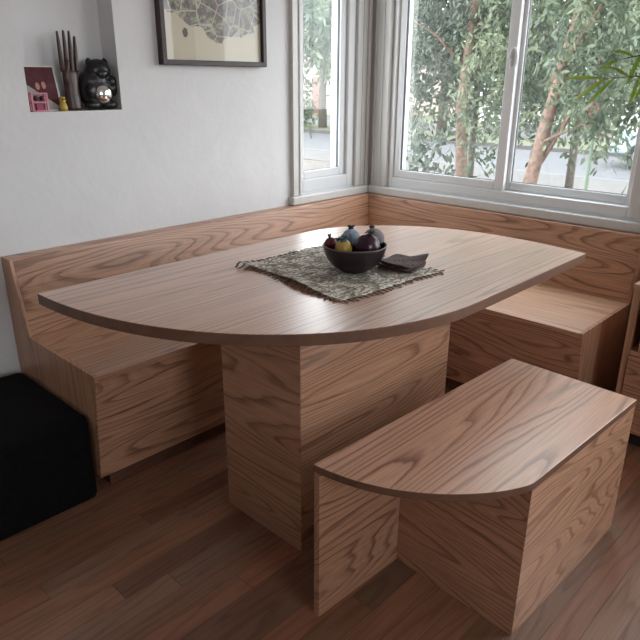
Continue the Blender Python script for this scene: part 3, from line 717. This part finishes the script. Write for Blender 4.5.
def foliage(name, blobs, count, L, w, mat, parent, seed, down=0.5, clump=9):
    g = random.Random(seed); bm = bmesh.new(); tot = sum(b[3]*b[4]*b[5] for b in blobs)
    for (x, y, z, rx, ry, rz) in blobs:
        k = int(count*rx*ry*rz/tot/clump)
        for _ in range(k):
            d = rdir(g); rr = g.uniform(0.25, 1)**0.5
            c = Vector((x+d.x*rx*rr, y+d.y*ry*rr, z+d.z*rz*rr)); td = rdir(g, down)
            for j in range(clump):
                p = c+td*L*0.5*j+rdir(g)*L*0.25; dd = (td*0.5+rdir(g, down*0.8)).normalized(); s = dd.cross(rdir(g)).normalized()
                leafcard(bm, p, dd, s, L*g.uniform(0.6, 1.2), w*g.uniform(0.7, 1.2))
    return obj(name, bm, mat, parent)
GZ = -0.6
def tree(label, base, trunk, branches, blobs, count, L, w, leafm, barkm, seed, group=None, name='tree', down=0.5, bush=False):
    root = thing(name, label, 'shrub' if bush else 'tree', (base[0], base[1], GZ), group=group)
    B = Vector((base[0], base[1], GZ)); bm = bmesh.new()
    tube(bm, [Vector(p[:3])-B for p in trunk], [p[3] for p in trunk], 10)
    obj('trunk', bm, barkm, root, smooth=True)
    for br in branches:
        bm = bmesh.new(); tube(bm, [Vector(p[:3])-B for p in br], [p[3] for p in br], 7); obj('branch', bm, barkm, root, smooth=True)
    foliage('foliage', [(x-B.x, y-B.y, z-B.z, rx, ry, rz) for x, y, z, rx, ry, rz in blobs], count, L, w, leafm, root, seed, down)
    return root
cx, cy = -2.788, -2.296
def along(px_dir, t): return (cx+px_dir[0]*t, cy+px_dir[1]*t)
# tree A: behind the left pane of the sliding window
ax, ay = along((0.849, 0.520), 7.6)
tree('leafy tree with one straight tan trunk behind the left pane of the sliding window', (ax, ay),
     [(ax, ay, GZ-.02, .085), (ax+.03, ay, .2, .07), (ax, ay+.05, 1.1, .06), (ax-.02, ay-.02, 1.9, .05), (ax, ay-.05, 3.0, .035), (ax+.1, ay, 4.2, .02)],
     [[(ax, ay, 1.4, .022), (ax-.2, ay+.3, 1.75, .016), (ax-.35, ay+.6, 1.95, .008)], [(ax, ay, 1.7, .028), (ax+.3, ay-.5, 2.5, .016), (ax+.4, ay-.8, 3.2, .008)], [(ax, ay, 2.2, .026), (ax-.3, ay+.5, 2.9, .016), (ax-.4, ay+.9, 3.5, .008)]],
     [(ax+.6, ay+.3, 1.85, .6, 1.1, .75), (ax-.1, ay+.75, 1.7, .7, .7, .95), (ax+.4, ay-.35, 1.5, .6, .6, .8), (ax, ay, 3.0, 1.1, 1.4, .9), (ax+.1, ay-.4, 2.4, .8, .9, .7)], 17000, 0.085, 0.0125, LEAF_A, BARK, 1, down=0.7)
# tree B: leaning reddish trunk behind the right pane
bx, by = along((0.897, 0.435), 6.0)
tree('tree with a leaning reddish trunk behind the right pane of the sliding window', (bx, by),
     [(bx, by+.05, GZ-.02, .075), (bx, by, .35, .062), (bx+.02, by-.10, 1.0, .052), (bx+.05, by-.22, 1.7, .042), (bx+.05, by-.38, 2.6, .03), (bx+.1, by-.5, 3.6, .018)],
     [[(bx+.02, by+.02, .45, .026), (bx+.08, by-.22, .95, .022), (bx+.1, by-.45, 1.5, .014)], [(bx+.02, by-.1, 1.3, .028), (bx-.1, by-.55, 1.95, .018), (bx-.1, by-.8, 2.6, .01)], [(bx, by-.05, .8, .012), (bx-.1, by-.45, .98, .009), (bx-.15, by-.8, .85, .005)]],
     [(bx+.6, by+.1, 1.75, .5, .9, .65), (bx-.1, by-.75, 1.65, .6, .75, .7), (bx+.3, by+.6, 1.25, .4, .35, .75), (bx, by-.3, 2.7, .9, 1.3, .8), (bx+.1, by-.55, 1.15, .45, .45, .35), (bx-.1, by-1.25, 1.7, .5, .5, .7)], 17000, 0.075, 0.0135, LEAF_B, BARK, 2, down=0.7)
# tree C: darker tree further back between both
ex, ey = along((0.858, 0.509), 9.2)
tree('dark thin-trunked tree further back, seen right of the straight tan trunk', (ex, ey),
     [(ex, ey, GZ-.02, .05), (ex, ey, .6, .045), (ex, ey, 1.8, .035), (ex, ey, 3.2, .02)],
     [[(ex, ey, 1.0, .02), (ex, ey-.5, 1.5, .012), (ex, ey-.9, 1.9, .007)]],
     [(ex, ey-.1, 1.6, .9, 1.0, .9), (ex+.3, ey-1.0, 1.5, .8, .8, .9), (ex, ey, 3.0, 1.1, 1.6, 1.1)], 7500, 0.12, 0.022, LEAF_A, BARK2, 3, down=0.4)
fx_, fy_ = along((0.925, 0.385), 9.4)
tree('bushy grey-green tree furthest right behind the sliding window', (fx_, fy_),
     [(fx_, fy_, GZ-.02, .06), (fx_, fy_, .8, .05), (fx_, fy_+.1, 2.0, .035), (fx_, fy_, 3.4, .02)],
     [[(fx_, fy_, 1.2, .02), (fx_, fy_-.5, 1.7, .012), (fx_, fy_-.9, 2.1, .007)]],
     [(fx_, fy_+.1, 1.9, .9, 1.2, .9), (fx_, fy_-1.2, 2.1, .8, 1.0, .9), (fx_, fy_, 3.2, 1.1, 1.8, 1.0)], 6500, 0.12, 0.022, LEAF_C, BARK2, 4, down=0.4)
# low shrubs under the sliding window
sx_, sy_ = along((0.822, 0.570), 6.6)
tree('low dark shrub at the lower left corner of the sliding window', (sx_, sy_),
     [(sx_, sy_, GZ-.02, .02), (sx_, sy_, .2, .014), (sx_+.05, sy_, .6, .008)], [[(sx_, sy_, .1, .01), (sx_-.1, sy_-.15, .5, .006)]],
     [(sx_, sy_, .42, .28, .30, .32)], 420, 0.10, 0.020, LEAF_A, BARK2, 5, name='shrub', down=-0.3, bush=True)
qx, qy = along((0.932, 0.362), 5.2)
root = thing('spiky_plant', 'pale green plant of long arching blades low behind the right pane', 'plant', (qx, qy, GZ))
bm = bmesh.new(); g = random.Random(12)
for i in range(16):
    a = g.uniform(0, 6.28); blade(bm, (0, 0, 0), (math.cos(a)*0.45, math.sin(a)*0.45, 1), g.uniform(1.2, 1.75), 0.016, 0.25, 0.3, 7)
obj('leaves', bm, LEAF_C, root, smooth=True)
bm = bmesh.new(); tube(bm, [(0.05, 0, 0), (0.05, 0.02, 0.7), (0.06, 0.03, 1.5)], [0.022, 0.018, 0.012], 8); obj('stem', bm, plain('green_stem', (0.07, 0.10, 0.055), 0.5), root, smooth=True)
# red-leaved sprig at the narrow window
rx_, ry_ = along((0.735, 0.678), 5.3)
root = thing('sprig', 'thin sprig of orange-red leaves at the lower right of the narrow window', 'plant', (rx_, ry_, GZ))
bm = bmesh.new(); tube(bm, [(0, 0, -.02), (0.02, 0.0, .6), (-0.02, 0.02, 1.25)], [.008, .006, .003], 6); tube(bm, [(0.01, 0, .3), (-.08, .08, .62), (-.12, .1, .88)], [.006, .004, .002], 6); obj('stem', bm, BARK, root, smooth=True)
bm = bmesh.new(); g = random.Random(5)
for i in range(20):
    c = Vector((0, 0.01, g.uniform(0.8, 1.27))) if i < 13 else Vector((-.11, .09, g.uniform(.65, .9)))
    d = rdir(g); leafcard(bm, c, d, d.cross(rdir(g)).normalized(), 0.07, 0.014)
obj('leaves', bm, LEAF_R, root)

# street trees across the road, visible in the narrow window and between the yard trees
def street_tree(label, x, y, h, r, seed, n=3500):
    tree(label, (x, y), [(x, y, GZ-.02, .20), (x, y, .8, .16), (x+.1, y, 2.2, .12), (x, y, h-1, .05)],
         [[(x, y, 1.6, .09), (x+.3, y+1.0, 2.8, .05), (x+.4, y+1.5, 3.6, .02)], [(x, y, 1.9, .09), (x-.2, y-1.0, 3.0, .05), (x-.2, y-1.5, 3.9, .02)]],
         [(x, y, h-1.5, r, r, 1.6), (x, y+r*.5, h-2.6, r*.7, r*.6, 1.1), (x, y-r*.5, h-2.3, r*.7, r*.6, 1.1), (x-.5, y-r*.55, h-3.4, r*.4, r*.5, .9)], n, 0.34, 0.075, LEAF_C, BARK2, seed, 'trees across the street', name='street_tree', down=0.3)
street_tree('tall pale street tree across the road, centred in the narrow window', 17.9, 17.3, 5.9, 3.5, 21, 9000)
street_tree('street tree across the road behind the left pane of the sliding window', 18.2, 11.5, 5.4, 2.4, 22)
street_tree('street tree across the road furthest right behind the sliding window', 18.4, 4.2, 5.8, 2.6, 23)
tree('clipped green bush at the foot of the street tree in the narrow window', (17.6, 18.3), [(17.6, 18.3, GZ-.02, .05), (17.6, 18.3, 0.1, .04), (17.6, 18.3, .5, .02)], [], [(17.6, 18.3, 0.55, .7, .7, 1.0)], 700, 0.22, 0.06, LEAF_B, BARK2, 31, name='shrub', bush=True)

# ---------------------------------------------------------------- outside ground, road, kerbs
ASPH = plain('pale_asphalt', (0.088, 0.086, 0.086), 0.85, 0.12, 3)
CONC = plain('concrete', (0.088, 0.08, 0.072), 0.85, 0.15, 4)
GRASS = plain('lawn', (0.10, 0.11, 0.055), 0.9, 0.4, 5)
SOIL = plain('garden_soil', (0.10, 0.085, 0.07), 0.95, 0.4, 7)
obj('ground', box(bmesh.new(), 0.16, 9.1, -30, 34, GZ-.1, GZ), SOIL, kind='structure')
obj('sidewalk', box(bmesh.new(), 9.1, 10.85, -30, 34, GZ-.1, GZ+.01), CONC, kind='structure')
obj('curb', box(bmesh.new(), 10.85, 11.0, -30, 34, GZ-.12, GZ+.015), plain('dark_curb', (0.12, 0.115, 0.11), 0.85), kind='structure')
obj('road', box(bmesh.new(), 11.0, 16.5, -30, 34, GZ-.25, GZ-.09), ASPH, kind='structure')
obj('curb', box(bmesh.new(), 16.5, 16.7, -30, 34, GZ-.12, GZ+.015), CONC, kind='structure')
obj('lawn', box(bmesh.new(), 16.7, 19.6, -30, 34, GZ-.1, GZ+.01), GRASS, kind='structure')
obj('sidewalk', box(bmesh.new(), 19.6, 24, -30, 34, GZ-.1, GZ+.012), CONC, kind='structure')
obj('ground', box(bmesh.new(), 24, 70, -30, 60, GZ-.1, GZ), GRASS, kind='structure')

# houses across the street
def house(label, x, y, w, d, h, wallc, roofc):
    root = thing('house', label, 'house', (x, y, GZ))
    obj('wall', box(bmesh.new(), 0, d, -w/2, w/2, 0, h), plain('house_paint', wallc, 0.8, 0.04), root)
    bm = bmesh.new(); loft(bm, [(-.3, -w/2-.3, h), (d+.3, -w/2-.3, h), (d/2, -w/2-.3, h+1.5)], [(-.3, w/2+.3, h), (d+.3, w/2+.3, h), (d/2, w/2+.3, h+1.5)])
    obj('roof', bm, plain('house_roof', roofc, 0.8), root)
    for k in (-0.28, 0.28):
        wf = obj('window', box(bmesh.new(), -0.05, 0.0, w*k-.7, w*k+.7, 0.9, 2.2), TRIM, root)
        obj('pane', box(bmesh.new(), -0.06, -0.051, w*k-.6, w*k+.6, 1.0, 2.1), plain('dark_glass', (0.05, 0.06, 0.07), 0.1), wf)
    obj('door', box(bmesh.new(), -0.05, 0, -.45, .45, 0.0, 2.1), plain('house_door', (0.18, 0.07, 0.05), 0.5), root)
house('low white house across the street behind the sliding window', 26, 9.0, 11, 8, 3.0, (0.62, 0.62, 0.60), (0.16, 0.13, 0.12))
house('low tan house across the street seen through the narrow window', 26, 25.3, 11, 8, 2.9, (0.45, 0.38, 0.32), (0.17, 0.10, 0.08))

# parked car (light blue) across the street
car = thing('parked_car', 'pale blue car parked across the street behind the right pane', 'car', (14.6, 1.6, GZ-.09))
CARP = plain('car_paint', (0.30, 0.42, 0.48), 0.25, 0.03); RUB = plain('tyre_rubber', (0.02, 0.02, 0.02), 0.8)
side = [(-2.1, .35), (-2.15, .75), (-1.3, .92), (-.75, 1.38), (.65, 1.40), (1.35, .98), (2.1, .85), (2.15, .35)]
bm = bmesh.new(); loft(bm, [(-.85, y, z) for y, z in side], [(.85, y, z) for y, z in side]); obj('body', bm, CARP, car, bevel=0.06)
gside = [(-1.12, .95), (-.70, 1.31), (.60, 1.33), (1.15, .97)]
bm = bmesh.new(); loft(bm, [(-.862, y, z) for y, z in gside], [(.862, y, z) for y, z in gside]); obj('side_window', bm, plain('car_glass', (0.04, 0.05, 0.06), 0.08), car)
for y in (-1.35, 1.35):
    for x in (-.80, .80):
        bm = bmesh.new(); tube(bm, [(x-.1, y, .32), (x+.1, y, .32)], .32, 20); wh = obj('wheel', bm, RUB, car)
        s = -1 if x < 0 else 1; bm = bmesh.new(); tube(bm, [(x+s*.1, y, .32), (x+s*.12, y, .32)], .19, 16); obj('hubcap', bm, SILVER, wh)

# utility poles and cables
for (y, lb) in ((31.0, 'wooden utility pole far up the street'), (2.2, 'wooden utility pole down the street behind the trees')):
    pr_ = thing('utility_pole', lb, 'pole', (19.3, y, GZ))
    bm = bmesh.new(); tube(bm, [(0, 0, -.02), (0, 0, 7.4)], [.15, .11], 12); obj('pole', bm, BARK2, pr_, smooth=True)
    obj('crossarm', box(bmesh.new(), -.8, .8, -.06, .06, 6.9, 7.02), BARK2, pr_)
CAB = plain('cable_black', (0.03, 0.03, 0.035), 0.6)
for zz, dx, lb in ((7.05, -.6, 'upper overhead cable across the narrow window'), (5.2, -.14, 'lower overhead cable across the narrow window')):
    bm = bmesh.new(); pts = []
    for i in range(25):
        t = i/24; pts.append((19.3+dx, 2.2+28.8*t, GZ+zz+.02-1.2*t*(1-t)*(1 if zz > 6 else .6)))
    tube(bm, pts, 0.022, 6); tag(obj('overhead_cable', bm, CAB, smooth=True), lb, 'cable', 'overhead cables')

# ---------------------------------------------------------------- potted palm on the cabinet (fronds reach into the picture)
pm = thing('potted_palm', 'potted palm on the cabinet whose green fronds cross the sliding window', 'plant', (-0.26, -1.90, 0.6405))
bm = bmesh.new(); lathe(bm, [(0, 0), (0.075, 0), (0.082, 0.01), (0.105, 0.15), (0.112, 0.155), (0.112, 0.175), (0.100, 0.175), (0.097, 0.15), (0, 0.148)], 32)
obj('pot', bm, plain('terracotta', (0.35, 0.15, 0.09), 0.8), pm, smooth=True)
STEM = plain('palm_stem', (0.035, 0.045, 0.02), 0.5)
g = random.Random(4)
def frond(path, leaves, L, w):
    bm = bmesh.new(); tube(bm, path, [0.005-0.0035*i/(len(path)-1) for i in range(len(path))], 6); s = obj('stem', bm, STEM, pm, smooth=True)
    bm = bmesh.new()
    for (t, d, l, ww, dr) in leaves:
        f = t*(len(path)-1); i = min(int(f), len(path)-2); p = Vector(path[i]).lerp(Vector(path[i+1]), f-i)
        blade(bm, p, d, l, ww, dr, 0.2, 8, 0, (-0.8, -0.35, 0.45))
    obj('leaves', bm, LEAF_P, s, smooth=True)
def q(x, y, z): return (x+0.26, y+1.90, z-0.6405)
# frond whose tip leaf lies horizontally in front of the right pane
frond([(0, 0, .14), (-.01, .03, .42), q(-.25, -1.78, 1.24), q(-.25, -1.60, 1.31), q(-.25, -1.44, 1.318), q(-.25, -1.307, 1.312)],
      [(1.0, (0, 1, 0.03), .150, .0075, .03), (.97, (0, 1, -.62), .135, .008, .12), (.93, (-.2, .75, -.8), .13, .007, .1), (.86, (.1, .9, .6), .10, .006, .2), (.80, (0, .25, -1), .10, .007, .1), (.76, (0, .45, -.8), .08, .008, .1), (.7, (-.3, .4, .9), .12, .007, .2), (.62, (-.3, .4, -1), .14, .008, .1), (.62, (.5, .5, .6), .14, .008, .1)], 0, 0)
frond([(0, 0, .14), (-.02, .01, .5), q(-.25, -1.78, 1.30), q(-.25, -1.60, 1.375), q(-.25, -1.43, 1.388), q(-.25, -1.345, 1.372)],
      [(1.0, (0, .8, -.75), .07, .006, .1), (.95, (0, .9, -.1), .09, .0055, .4), (.86, (0, .8, .5), .11, .007, .4), (.8, (0, .35, -1), .10, .008, .1), (.7, (.3, .6, -.6), .13, .008, .3), (.6, (-.3, .6, .7), .13, .008, .3), (.6, (.2, -.2, -1), .16, .008, .2)], 0, 0)
for k in range(5):
    a = g.uniform(-1.4, 1.6)+math.pi*1.2; L = g.uniform(.35, .5)
    path = [(0, 0, .14), (.04*math.cos(a)*.5, .04*math.sin(a), .4), (L*.35*math.cos(a)*.5, L*.45*math.sin(a), .68), (L*.55*math.cos(a)*.5, L*.9*math.sin(a), .72)]
    if any(abs(p[0]) > .2 for p in path): continue
    lv = []
    for t in (.5, .62, .74, .86, 1.0):
        for s in (-1, 1):
            lv.append((t, (math.cos(a)*.4-s*.25, math.sin(a)+s*.2, -.2+s*.1), .15, .008, .3))
    frond(path, lv, 0, 0)
